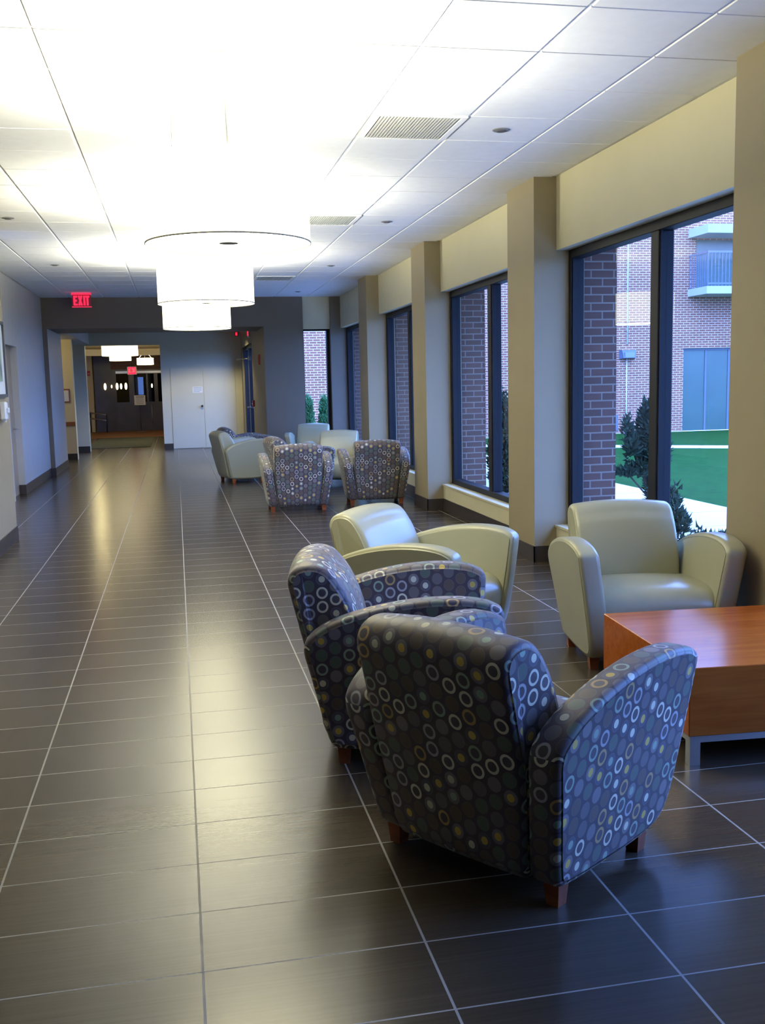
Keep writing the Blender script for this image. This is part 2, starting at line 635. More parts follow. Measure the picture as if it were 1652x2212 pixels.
for i in range(-8, 3):
    for j in range(-14, 25):
        xa, xb = clampf(X0C + i * CT, x_lo, x_hi), clampf(X0C + (i + 1) * CT, x_lo, x_hi)
        ya, yb = clampf(Y0C + j * CT, YB, y_hi), clampf(Y0C + (j + 1) * CT, YB, y_hi)
        if xb - xa < 0.05 or yb - ya < 0.05:
            continue
        if (i, j) in VENTS:
            continue
        if xa + 0.3 < -1.7 and ya < 10.0:
            continue
        g, c, dz, gy, cy = 0.0075, 0.006, 0.007, 0.002, 0.005
        o = len(cb.v)
        cb.v += [(xa + g, ya + gy, CZ + .004), (xb - g, ya + gy, CZ + .004), (xb - g, yb - gy, CZ + .004), (xa + g, yb - gy, CZ + .004)]
        cb.v += [(xa + g + c, ya + gy + cy, CZ - dz), (xb - g - c, ya + gy + cy, CZ - dz), (xb - g - c, yb - gy - cy, CZ - dz), (xa + g + c, yb - gy - cy, CZ - dz)]
        cb.face([o + 7, o + 6, o + 5, o + 4])
        for k in range(4):
            k2 = (k + 1) % 4
            cb.face([o + k, o + 4 + k, o + 4 + k2, o + k2])
cb.box((-2.6, YB - .2, CZ), (3.6, 19.2, CZ + .15))
struct(cb.build('ceiling', M['ceil']))

# pillars with tiled bases, headers, sill walls, windows
pane_seam = 0.5
bay = 0
for k, y0 in enumerate(PNEAR):
    y1 = y0 + PW
    struct(MB().box((XP, y0, 0), (3.36, y1, CZ)).build('pillar', M['taupe'] if k < 6 else M['taupe_in_shade']))  # last pillar takes the tone with shade painted in
    bm = MB()
    bm.box((XP - .010, y0 - .010, 0), (XP, y1 + .010, BH))
    bm.box((XP - .010, y0 - .010, 0), (XH, y0, BH))
    bm.box((XP - .010, y1, 0), (XH, y1 + .010, BH))
    struct(bm.build('baseboard_pillar', M['base_tile']))
    # brick pier outside, in line with the pillar
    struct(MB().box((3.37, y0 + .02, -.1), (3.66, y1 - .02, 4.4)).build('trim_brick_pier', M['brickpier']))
    if k == len(PNEAR) - 1:
        continue
    ya, yb = y1, PNEAR[k + 1]
    if y0 < -2.9:
        struct(box('wall_right_solid', (XH, ya, 0), (3.36, yb, CZ), M['taupe']))
        continue
    bay += 1
    struct(box('trim_header', (XH, ya, HZ), (3.36, yb, CZ), M['cream']))
    struct(MB().box((XH, ya, 0), (3.36, yb, SZ - .02)).box((XH - .012, ya, SZ - .02), (3.36, yb, SZ)).build('wall_sill', M['cream']))
    struct(box('baseboard_right', (XH - .010, ya, 0), (XH, yb, BH), M['base_tile']))
    # dark aluminium frame of two lights
    fr = MB()
    xa, xb = XW, XW + .115
    t = .055
    zt, zb = HZ - .001, SZ + .001
    ym = (ya + yb) / 2 - .02
    fr.box((xa, ya, zb), (xb, ya + t, zt), .004)
    fr.box((xa, yb - t, zb), (xb, yb, zt), .004)
    fr.box((xa, ya + t, zt - .07), (xb, yb - t, zt), .004)
    fr.box((xa, ya + t, zb), (xb, yb - t, zb + .06), .004)
    fr.box((xa, ym - .055, zb + .06), (xb, ym + .055, zt - .07), .004)
    for ys in (ya + t, ym - .055, ym + .055, yb - t):     # glazing stops
        s = .012 if ys in (ya + t, ym + .055) else -.012
        fr.box((xa + .012, ys, zb + .06), (xa + .03, ys + s, zt - .07))
    win = struct(fr.build('window_%d' % bay, M['bronze']))
    for q in ((ya + t, ym - .055), (ym + .055, yb - t)):
        box('pane', (xa + .060, q[0], zb + .06), (xa + .066, q[1], zt - .07), M['glass'], win)
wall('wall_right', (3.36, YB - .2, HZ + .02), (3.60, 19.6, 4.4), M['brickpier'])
struct(box('trim_sky_blocker', (3.60, YB - .2, 2.92), (4.5, 19.2, 3.10), M['slab']))  # unseen overhang added to cut sky light on the pillar sides
wall('wall_behind', (-1.9, YB - .2, 0), (3.36, YB, CZ), M['taupe'])

# left side
wall('wall_left', (-1.95, YB, 0), (-1.70, 10.93, CZ), M['taupe'])
struct(MB().box((-1.70, YB, 0), (-1.689, 10.94, BH)).box((-1.95, 10.93, 0), (-1.70, 10.94, BH)).build('baseboard_left', M['base_tile']))
DY0, DY1 = 14.74, 15.72
wl = MB()
wl.box((-2.55, 10.93, 0), (-2.28, DY0, CZ))
wl.box((-2.55, DY0, 2.19), (-2.28, DY1, CZ))
wl.box((-2.55, DY1, 0), (-2.28, 18.9, CZ))
struct(wl.build('wall_left_far', M['leftwall']))
struct(MB().box((-2.28, DY1, 0), (-2.269, 18.89, BH)).box((-2.37, DY1 - .011, 0), (-2.269, DY1, BH)).build('baseboard_left_far', M['base_tile']))
d1 = struct(box('door_1', (-2.42, DY0, 0), (-2.375, DY1, 2.19), M['beigedoor']))
MB().box((-2.375, DY1 - .16, .93), (-2.369, DY1 - .10, 1.08)).tube((-2.372, DY1 - .13, .985), (-2.295, DY1 - .13, .985), .012).tube((-2.30, DY1 - .13, .985), (-2.30, DY1 - .25, .985), .012).build('handle', M['steel'], d1)

# beam, soffit and the lower vestibule behind it
VX = -2.2
SOF = 2.63
bmz = MB()
bmz.box((-2.55, 18.9, SOF), (1.68, 20.5, CZ + .15))
bmz.box((1.68, 18.95, SOF), (1.90, 20.5, CZ + .15))
struct(bmz.build('wall_end_beam', M['taupe_in_shade']))  # shade on the beam front is carried by its colour
struct(box('ceiling_soffit', (-2.55, 20.5, SOF), (-2.03, 25.7, CZ), M['leftwall']))
struct(box('ceiling_vestibule', (-2.55, 20.5, 3.02), (1.68, 25.7, CZ + .15), M['leftwall']))
wall('wall_end_pier', (-2.55, 18.9, 0), (VX, 21.05, SOF), M['leftwall'])
struct(box('trim_pier_shade', (-2.285, 18.888, BH), (VX, 18.9, SOF), M['taupe_in_shade']))  # thin dark sheet that paints the shade on the pier front
struct(MB().box((-2.285, 18.875, 0), (VX + .011, 18.9, BH)).box((VX, 18.9, 0), (VX + .011, 21.05, BH)).build('baseboard_pier', M['base_tile']))
# side corridor wall seen through the opening
wall('wall_side_corridor', (-5.0, 22.95, 0), (-2.19, 23.2, SOF), M['yellowwall'])
wall('baseboard_side_corridor', (-5.0, 22.939, 0), (-2.19, 22.95, BH), M['base_tile'])
wall('wall_side_corridor_end', (-5.2, 18.9, 0), (-5.0, 25.7, SOF), M['yellowwall'])
wall('ceiling_side_corridor', (-5.2, 18.9, SOF), (-2.55, 25.7, SOF + .1), M['ceil'])
wall('wall_side_corridor_near', (-5.2, 18.9, 0), (-2.55, 19.1, SOF), M['yellowwall'])
tag(box('wall_rail', (-5.0, 22.92, .75), (-2.195, 22.95, .84), M['railwood'], None, .004), 'brown wooden rail across the lit side corridor wall', 'wall rail')
pic = thing('framed_notice', 'small framed notice above the brown rail in the side corridor', 'notice', (-2.395, 22.948, 1.26))
box('frame', (-.12, -.02, 0), (.12, .0, .30), M['railwood'], pic, .003)
box('sheet', (-.095, -.024, .03), (.095, -.019, .27), M['paper'], pic)

# far wall with flush double doors and the opening into the lobby
FY = 25.7
OX0, OX1, OZ = -2.14, -0.34, 2.60
fwm = MB()
fwm.box((-5.0, FY, 0), (OX0, FY + .25, CZ))
fwm.box((OX0, FY, OZ), (OX1, FY + .25, CZ))
fwm.box((OX1, FY, 0), (1.68, FY + .25, CZ))
struct(fwm.build('wall_far', M['farwall']))
struct(MB().box((-2.45, FY - .011, 0), (OX0, FY, BH)).box((OX1, FY - .011, 0), (-.115, FY, BH)).build('baseboard_far', M['base_tile']))
dd = MB().box((-.115, FY - .012, .01), (.685, FY, 2.03), .002).build('door_2', M['doorpaint'])
struct(dd)
MB().lathe(0, 0, [(.012, 0), (.012, .05), (.028, .05), (.03, .065), (.022, .08)], 16).build('knob', M['darksteel'], dd)
kn = dd.children[0]
kn.location = (.635, FY - .012, 1.06)
kn.rotation_euler = (math.pi / 2, 0, 0)
dd2 = struct(MB().box((.693, FY - .012, .01), (1.49, FY, 2.03), .002).build('door_3', M['doorpaint']))
nt_ = thing('paper_notice', 'white paper notice taped on the left leaf of the flush double doors', 'notice', (.54, FY - .013, 1.47))
box('sheet', (-.125, -.003, -.075), (.125, 0, .075), M['paper'], nt_)
ln = MB()
for r_ in range(4):
    ln.box((-.10, -.0045, .045 - r_ * .032), (.10 - (.05 if r_ == 3 else 0), -.003, .054 - r_ * .032))
ln.build('printed_lines', M['spr'], nt_)

# right-hand block of the vestibule, with a glazed side door
RX = 1.66
GY0, GY1, GZ = 22.1, 25.2, 2.48
rb = MB()
rb.box((RX, 18.95, 0), (1.90, GY0, CZ))
rb.box((RX, GY0, GZ), (1.90, GY1, CZ))
rb.box((RX, GY1, 0), (1.90, FY + .25, CZ))
struct(rb.build('wall_vestibule_right', M['taupe']))
wall('wall_end_right', (1.90, 18.95, 0), (2.40, 19.15, CZ), M['taupe_in_shade'])  # wall front darkened in colour for its shade
struct(box('trim_end_shade', (RX, 18.938, BH), (1.90, 18.95, CZ), M['taupe_in_shade']))  # thin dark sheet, painted shade over the taupe block front
wall('baseboard_end', (RX, 18.925, 0), (2.40, 18.95, BH), M['base_tile'])
d4 = MB()
for ys in (GY0, 23.62, GY1 - .06):
    d4.box((1.70, ys, 0), (1.80, ys + .06, GZ))
d4.box((1.70, GY0, GZ - .08), (1.80, GY1, GZ))
d4.box((1.70, GY0, 0), (1.80, GY1, .22))
d4 = struct(d4.build('door_4', M['bronze']))
box('pane', (1.745, GY0 + .06, .22), (1.752, 23.62, GZ - .08), M['glass'], d4)
box('pane', (1.745, 23.68, .22), (1.752, GY1 - .06, GZ - .08), M['glass'], d4)
MB().tube((1.62, 22.5, 1.05), (1.62, 23.4, 1.05), .014).tube((1.62, 22.52, 1.05), (1.70, 22.52, 1.05), .010).tube((1.62, 23.38, 1.05), (1.70, 23.38, 1.05), .010).build('push_bar', M['darksteel'], d4)
MB().tube((1.70, 23.3, 2.16), (1.45, 24.0, 2.16), .012).box((1.66, 23.0, 2.12), (1.71, 23.4, 2.20)).build('door_closer', M['darksteel'], d4)
# narrow end window beside the last pillar
struct(box('trim_end_header', (2.40, 19.02, 2.58), (2.93, 19.25, CZ), M['cream']))
wall('wall_end_sill', (2.40, 19.02, 0), (2.93, 19.25, SZ), M['cream'])
ew = MB()
ew.box((2.40, 19.10, SZ), (2.425, 19.2, 2.58))
ew.box((2.865, 19.10, SZ), (2.92, 19.2, 2.58))
ew.box((2.425, 19.10, 2.55), (2.865, 19.2, 2.58))
ew.box((2.425, 19.10, SZ), (2.865, 19.2, SZ + .05))
ew = struct(ew.build('window_7', M['bronze']))
box('pane', (2.425, 19.14, SZ + .05), (2.865, 19.146, 2.55), M['glass'], ew)

# ------------------------------------------------------------------ lobby beyond the opening
LY = 37.6
wall('floor_lobby', (-6.0, 32.6, -.12), (1.9, 41.5, 0.0), M['orange'])
wall('ceiling_lobby', (-6.0, FY + .25, 2.78), (1.9, 33.0, 2.9), M['yellowwall'])
struct(box('trim_lobby_soffit', (-6.0, 33.0, 2.58), (1.9, 33.25, 2.9), M['yellowwall']))
wall('ceiling_lobby_wood', (-6.0, 33.25, 2.72), (1.9, 41.5, 2.9), M['brownwood'])
wall('wall_lobby_left', (-3.3, LY - .2, 0), (-2.90, LY + .2, 2.72), M['yellowwall'])
wall('wall_lobby_left_side', (-6.0, FY + .25, 0), (-5.8, 41.5, 2.8), M['yellowwall'])
wall('wall_lobby_right', (1.7, FY + .25, 0), (1.9, 41.5, 2.8), M['yellowwall'])
wall('wall_lobby_back', (-6.0, 41.5, 0), (1.9, 41.7, 2.8), M['dusk'])
wall('wall_lobby_left_end', (-5.8, LY, 0), (-3.3, LY + .2, 2.72), M['yellowwall'])
rug = tag(box('entrance_mat', (-2.38, 26.9, 0), (-.72, 32.2, .012), M['rug'], None, .004), 'long grey-green entrance mat on the lobby floor', 'mat')

st = MB()
st.box((-2.88, LY, 0), (-2.26, LY + .12, 2.72))
st.box((-2.26, LY, 2.06), (1.7, LY + .12, 2.20))
st.box((-2.26, LY, 2.20), (1.7, LY + .12, 2.72))
wood = struct(MB().box((-2.26, LY - .02, 2.22), (1.7, LY, 2.72)).build('trim_wood_transom', M['brownwood']))
for xs, ww in ((-2.26, .16), (-1.66, .19), (-1.04, .06), (-.76, .13), (.1, .1), (1.2, .1)):
    st.box((xs, LY, 0), (xs + ww, LY + .12, 2.06))
for xa, xb in ((-2.10, -1.66), (-1.47, -1.04), (-.98, -.76), (-.63, .1), (.2, 1.2), (1.3, 1.7)):
    st.box((xa, LY + .02, 0), (xb, LY + .10, 1.04))
store = struct(st.build('door_5', M['darkpanel']))
for xa, xb in ((-2.10, -1.66), (-1.47, -1.04), (-.98, -.76), (-.63, .1), (.2, 1.2), (1.3, 1.7)):
    box('pane', (xa, LY + .05, 1.04), (xb, LY + .056, 2.06), M['darkglass'], store)
box('header_bar', (-2.10, LY - .03, 2.08), (1.6, LY, 2.16), M['steel'], store)
MB().tube((-.88, LY - .05, .25), (-.88, LY - .05, .95), .018).build('door_pull', M['steel'], store)
# sconces glowing on the dark storefront
for sxp, sr, lab in ((-2.49, 1.0, 'oval lit sconce on the dark panel beside the beige lobby wall'), (-2.26, .5, 'small dim lit sconce on the dark lobby door frame'),
                 (-2.07, 1.0, 'oval lit lamp at the outer edge of the first lobby door pane'), (-1.93, .85, 'oval lit lamp in the middle of the first lobby door pane'),
                 (-1.76, 1.0, 'oval lit lamp at the inner edge of the first lobby door pane'), (-.84, .6, 'slim oval lit lamp on the glass beside the sign stand')):
    s_ = thing('wall_sconce', lab, 'sconce', (sxp, LY - .03, 1.62), 0, 'lit oval sconces across the lobby doors')
    e_ = MB()
    prof = [(.045 * sr * math.sin(math.pi * q / 10) + .002, -.125 * sr * math.cos(math.pi * q / 10)) for q in range(11)]
    e_.lathe(0, 0, prof, 16)
    e_.build('glowing_globe', M['sconce'], s_)
    box('bracket', (-.012, 0, -.02), (.012, .085, .02), M['darksteel'], s_)
# sign on a stand
sg = thing('sign_stand', 'printed white sign on a slim floor stand before the lobby doors', 'sign', (-1.25, 36.3, 0))
MB().lathe(0, 0, [(.14, 0), (.14, .015), (.03, .03)], 24).build('base', M['steel'], sg)
MB().tube((0, 0, .02), (0, 0, .98), .012).build('pole', M['darksteel'], sg)
box('panel', (-.19, -.012, .95), (.19, .006, 1.29), M['paper'], sg)
tl = MB()
for r_ in range(6):
    hh = .022 if r_ == 0 else .012
    tl.box((-.14 + .01 * (r_ % 3), -.0145, 1.22 - r_ * .045), (.14 - .02 * (r_ % 2), -.012, 1.22 - r_ * .045 + hh))
tl.build('printed_lines', M['ink'], sg)
br_ = thing('bench_rails', 'pale metal handrails low against the dark lobby panel', 'rail', (-2.74, LY - .5, 0), .25)
for z_, nm in ((.66, 'upper_rail'), (.46, 'lower_rail')):
    MB().tube((-.22, .35, z_ + .04), (.22, -.30, z_ - .04), .022).build(nm, M['steel'], br_)
MB().tube((-.22, .35, 0), (-.22, .35, .72), .02).build('post', M['darksteel'], br_)
MB().tube((.22, -.30, 0), (.22, -.30, .64), .02).build('post', M['darksteel'], br_)
fa = thing('fire_alarm_pull', 'red fire alarm on the beige lobby wall', 'fire alarm', (-3.02, LY - .2, 2.1))
box('body', (-.05, -.04, -.09), (.05, 0, .09), M['redpaint'], fa, .008)
box('lever', (-.03, -.05, -.02), (.03, -.04, .0), M['white'], fa)


# ------------------------------------------------------------------ drum pendants
def pendant(name, label, group, x, y, R, zb, h, shade, diff, watt, ztop=CZ, cable=True):
    t_ = thing(name, label, 'pendant lamp', (x, y, 0), 0, group)
    s = MB()
    s.lathe(0, 0, [(R - .004, zb), (R, zb), (R, zb + h), (R - .004, zb + h), (R - .004, zb)], 72, caps=(False, False))
    s.build('shade', shade, t_)
    MB().lathe(0, 0, [(R - .006, zb + .012), (R - .006, zb + .018)], 72, smooth=False).build('diffuser', diff, t_)
    MB().lathe(0, 0, [(R + .001, zb - .003), (R + .004, zb - .003), (R + .004, zb + .005), (R + .001, zb + .005), (R + .001, zb - .003)], 72, caps=(False, False)).build('rim', M['rim'], t_)
    MB().lathe(0, 0, [(.05, zb + .004), (.05, zb + .012)], 24, smooth=False).build('finial', M['spr'], t_)
    if cable:
        for q in range(3):
            a = 2 * math.pi * q / 3 + .5
            cbm = MB().tube(((R - .02) * math.cos(a), (R - .02) * math.sin(a), zb + h - .01), (.07 * math.cos(a), .07 * math.sin(a), ztop - .02), .004, 6)
            cbm.build('suspension_cable', M['white'], t_)
        MB().lathe(0, 0, [(.10, ztop - .03), (.10, ztop)], 32, smooth=False).build('canopy', M['white'], t_)
    if watt:
        lt = bpy.data.lights.new('bulb_light', 'POINT')
        lt.energy = watt
        lt.color = LAMP_COLOR
        lt.shadow_soft_size = .12
        lo = bpy.data.objects.new('bulb_light', lt)
        C.objects.link(lo)
        lo.location = (0, 0, zb + h - .10)
        lo.parent = t_
    return t_


for y_, lab in ((5.26, 'large glowing drum pendant nearest, hanging before the first ceiling vent'),
                (9.0, 'glowing drum pendant second along the corridor, between the other two drums'),
                (12.78, 'glowing drum pendant farthest along the corridor, lowest in the row against the dark beam')):
    pendant('drum_pendant', lab, 'drum pendants along the corridor', .30, y_, .415, 2.262, .40, M['shade'], M['diff'], BULB_WATT)
# tiered pendant and a small one in the lobby
tp = pendant('tiered_pendant', 'wide tiered drum pendant glowing over the lobby mat', 'lobby pendants', -1.50, 29.6, .50, 2.465, .30, M['lobbyshade'], M['lobbyshade'], 120, 2.78)
MB().lathe(0, 0, [(.298, 2.325), (.30, 2.325), (.30, 2.465), (.298, 2.465)], 48, caps=(True, False)).build('lower_shade', M['lobbyshade'], tp)
tp.children[-1].location = (.06, 0, 0)
pendant('small_drum_pendant', 'small glowing drum pendant before the wooden lobby transom', 'lobby pendants', -.94, 34.2, .27, 2.30, .22, M['lobbyshade'], M['lobbyshade'], 60, 2.72)
# unseen downlight added to light the side corridor wall
dl = thing('added_downlight', 'added unseen downlight in the side corridor ceiling', 'added lamp', (-3.3, 21.9, SOF))
MB().lathe(0, 0, [(.10, -.012), (.10, 0)], 24, smooth=False).build('trim_ring', M['white'], dl)
MB().lathe(0, 0, [(.08, -.015), (.08, -.012)], 24, smooth=False).build('lens', M['lobbyshade'], dl)
lt = bpy.data.lights.new('added_fill_light', 'POINT')
lt.energy = 26
lt.color = (1, .82, .45)
lt.shadow_soft_size = .08
lo = bpy.data.objects.new('added_fill_light', lt)
C.objects.link(lo)
lo.location = (0, 0, -.1)
lo.parent = dl


for x_, lab in ((-2.3, 'added downlight in the lobby ceiling on the mat side towards the beige wall'), (-.3, 'added downlight in the lobby ceiling towards the double doors')):
    dq = thing('added_downlight', lab, 'added lamp', (x_, 29.75, 2.78))  # unseen lamps added to brighten the lobby beam and walls
    MB().lathe(0, 0, [(.10, -.012), (.10, 0)], 24, smooth=False).build('trim_ring', M['white'], dq)
    MB().lathe(0, 0, [(.08, -.015), (.08, -.012)], 24, smooth=False).build('lens', M['lobbyshade'], dq)
    lt = bpy.data.lights.new('added_fill_light', 'POINT')
    lt.energy = 42
    lt.color = (1, .84, .42)
    lt.shadow_soft_size = .07
    lo = bpy.data.objects.new('added_fill_light', lt)
    C.objects.link(lo)
    lo.location = (0, 0, -.10)
    lo.parent = dq
dv = thing('added_downlight', 'added unseen downlight in the vestibule ceiling behind the dark beam', 'added lamp', (.75, 23.6, 3.02))  # unseen lamp added to warm the far wall and doors
MB().lathe(0, 0, [(.10, -.012), (.10, 0)], 24, smooth=False).build('trim_ring', M['white'], dv)
MB().lathe(0, 0, [(.08, -.015), (.08, -.012)], 24, smooth=False).build('lens', M['lobbyshade'], dv)
lt = bpy.data.lights.new('added_fill_light', 'SPOT')
lt.energy = 260
lt.color = (1, .90, .52)
lt.spot_size = math.radians(138)
lt.spot_blend = .35
lt.shadow_soft_size = .08
lo = bpy.data.objects.new('added_fill_light', lt)
C.objects.link(lo)
lo.location = (0, 0, -.03)
lo.parent = dv

# ------------------------------------------------------------------ ceiling fittings
for q, (i, j) in enumerate(VENTS):
    xa, ya = X0C + i * CT, Y0C + j * CT
    v_ = thing('ceiling_vent', ['white slatted ceiling vent nearest the camera, beside the nearest drum pendant',
                                'white slatted ceiling vent second along the row',
                                'white slatted ceiling vent farthest, just before the dark beam'][q], 'vent', (xa, ya, CZ), 0, 'slatted vents in the ceiling')
    box('backing', (.01, .01, -.002), (CT - .01, CT - .01, .03), M['ventdark'], v_)
    f_ = MB()
    f_.box((.01, .01, -.016), (.045, CT - .01, -.002))
    f_.box((CT - .045, .01, -.016), (CT - .01, CT - .01, -.002))
    f_.box((.045, .01, -.016), (CT - .045, .03, -.002))
    f_.box((.045, CT - .03, -.016), (CT - .045, CT - .01, -.002))
    f_.build('frame', M['ceil'], v_)
    g_ = MB()
    nsl = 24
    for s in range(nsl):
        x_ = .055 + (CT - .11) * (s + .5) / nsl
        g_.box((x_ - .0055, .03, -.014), (x_ + .0055, CT - .03, -.003))
    g_.build('grille', M['grille'], v_)
for (x_, y_, lab) in ((2.17, 6.50, 'round grey sprinkler cover by the nearest vent, window side'), (2.185, 10.22, 'round grey sprinkler cover second along the window side'),
                      (2.19, 14.0, 'round grey sprinkler cover third along the window side'), (2.19, 17.85, 'round grey sprinkler cover nearest the dark beam, window side'),
                      (-1.48, 10.24, 'round grey sprinkler cover at the near end of the left wall'), (-1.475, 13.97, 'round grey sprinkler cover on the left, before the exit sign')):
    s_ = thing('ceiling_sprinkler', lab, 'sprinkler', (x_, y_, CZ - .009), 0, 'sprinkler covers in the ceiling')
    MB().lathe(0, 0, [(.052, -.004), (.058, 0)], 28, smooth=False).build('cover_plate', M['spr'], s_)
    MB().lathe(0, 0, [(.030, -.010), (.034, -.004)], 20, smooth=False).build('centre_disc', M['ventdark'], s_)


# letters for the exit signs, built of bars
def letters(word, h, wd, gap, th):
    b = MB()
    s = .17 * h
    x = 0
    for ch in word:
        def bar(x0, z0, x1, z1):
            b.box((x + x0 * wd, 0, z0 * h), (x + x1 * wd, th, z1 * h))

        def diag(x0, z0, x1, z1):
            p = Vector((x + x0 * wd, z0 * h))
            q = Vector((x + x1 * wd, z1 * h))
            o = len(b.v)
            k = s * .55
            for yy in (0, th):
                b.v += [(p.x - k, yy, p.y), (p.x + k, yy, p.y), (q.x + k, yy, q.y), (q.x - k, yy, q.y)]
            for f in ((0, 1, 2, 3), (7, 6, 5, 4), (0, 4, 5, 1), (1, 5, 6, 2), (2, 6, 7, 3), (3, 7, 4, 0)):
                b.face([o + i for i in f])
        k = s / wd
        if ch == 'E':
            bar(0, 0, k, 1)
            bar(k, 0, 1, .17)
            bar(k, .415, .85, .585)
            bar(k, .83, 1, 1)
        elif ch == 'X':
            diag(.15, 0, .85, 1)
            diag(.85, 0, .15, 1)
        elif ch == 'I':
            bar(.5 - k / 2, 0, .5 + k / 2, 1)
        elif ch == 'T':
            bar(.5 - k / 2, 0, .5 + k / 2, .83)
            bar(0, .83, 1, 1)
        x += (wd * .55 if ch == 'I' else wd) + gap
        if ch == 'X':
            x -= wd * .22
    return b, x


ex = thing('exit_sign', 'red glowing EXIT sign hanging under the corridor ceiling', 'exit sign', (-1.50, 18.0, CZ))
box('housing', (-.16, -.03, -.035), (.16, .03, -.008), M['red'], ex, .004)
box('panel', (-.155, -.008, -.235), (.155, .008, -.035), M['redpanel'], ex)
lb, wid = letters('EXIT', .16, .062, .018, .006)
lo_ = lb.build('lettering', M['red'], ex)
lo_.location = (-.13, -.016, -.215)
box('lower_edge', (-.16, -.010, -.245), (.16, .010, -.235), M['red'], ex)
ex2 = thing('exit_sign', 'small red EXIT sign on a stem in front of the lobby doors', 'exit sign', (-1.35, 33.4, 2.72))
MB().tube((0, 0, 0), (0, 0, -.49), .012).build('stem', M['darksteel'], ex2)
box('housing', (-.15, -.02, -.74), (.15, .03, -.49), M['grille'], ex2, .006)
box('panel', (-.12, -.024, -.725), (.12, -.02, -.505), M['red'], ex2)
lb, wid = letters('EXIT', .12, .05, .012, .004)
lo_ = lb.build('lettering', M['white'], ex2)
lo_.location = (-.10, -.028, -.67)
ex3 = thing('exit_sign', 'red EXIT sign seen edge-on above the glazed side door', 'exit sign', (RX - .045, 22.4, 2.60))
box('housing', (0, -.15, 0), (.045, .15, .20), M['grille'], ex3, .005)
lb, wid = letters('EXIT', .13, .055, .014, .006)
lo_ = lb.build('lettering', M['red'], ex3)
lo_.rotation_euler = (0, 0, -math.pi / 2)
lo_.location = (-.006, .115, .035)
sb = thing('sign_reflection', 'small red glow standing for the exit sign reflection, above the double doors', 'alarm', (1.56, FY, 2.84))  # glowing box put in for the reflection of the exit sign
box('body', (-.035, -.05, -.05), (.035, 0, .05), M['redpaint'], sb, .006)
box('lens', (-.02, -.06, -.035), (.02, -.05, .035), M['red'], sb)
hs = thing('alarm_horn', 'dull red alarm horn on the taupe wall by the glazed side door', 'alarm', (RX, 20.0, 2.05))
box('body', (-.04, -.06, -.10), (0, .06, .10), M['redpaint'], hs, .006)
box('grille_face', (-.045, -.04, -.06), (-.04, .04, .06), M['darksteel'], hs)
ps = thing('alarm_pull_station', 'red pull station beside the glazed side door', 'alarm', (RX, 21.82, 1.16))
box('body', (-.045, -.05, -.07), (0, .05, .07), M['redpaint'], ps, .006)
box('lever', (-.055, -.03, -.015), (-.045, .03, .01), M['white'], ps)

# picture and white wall device on the near left wall
pf = thing('framed_picture', 'dark framed green print with white mount on the left wall', 'picture', (-1.70, 10.35, 1.86))
fm = MB()
for a_, b_ in (((0, -.42, -.375), (.03, -.39, .375)), ((0, .39, -.375), (.03, .42, .375)), ((0, -.39, -.375), (.03, .39, -.345)), ((0, -.39, .345), (.03, .39, .375))):
    fm.box(a_, b_)
fm.build('frame', M['frame'], pf)
box('mount', (.002, -.39, -.345), (.012, .39, .345), M['artmat'], pf)
box('print', (.012, -.24, -.22), (.016, .24, .24), M['art'], pf)
wd_ = thing('wall_dispenser', 'small white plastic dispenser on the wall below the framed picture', 'dispenser', (-1.70, 10.42, 1.35))
box('body', (0, -.06, -.09), (.065, .06, .09), M['white'], wd_, .014)
box('lever', (.065, -.035, -.02), (.085, .035, .03), M['white'], wd_, .006)
box('nozzle', (.02, -.02, -.11), (.05, .02, -.09), M['white'], wd_, .004)


# ------------------------------------------------------------------ club chairs
def chaikin(p, n):
    for _ in range(n):
        q = []
        for i in range(len(p)):
            a, b = p[i], p[(i + 1) % len(p)]
            q += [(a[0] * .75 + b[0] * .25, a[1] * .75 + b[1] * .25), (a[0] * .25 + b[0] * .75, a[1] * .25 + b[1] * .75)]
        p = q
    return p


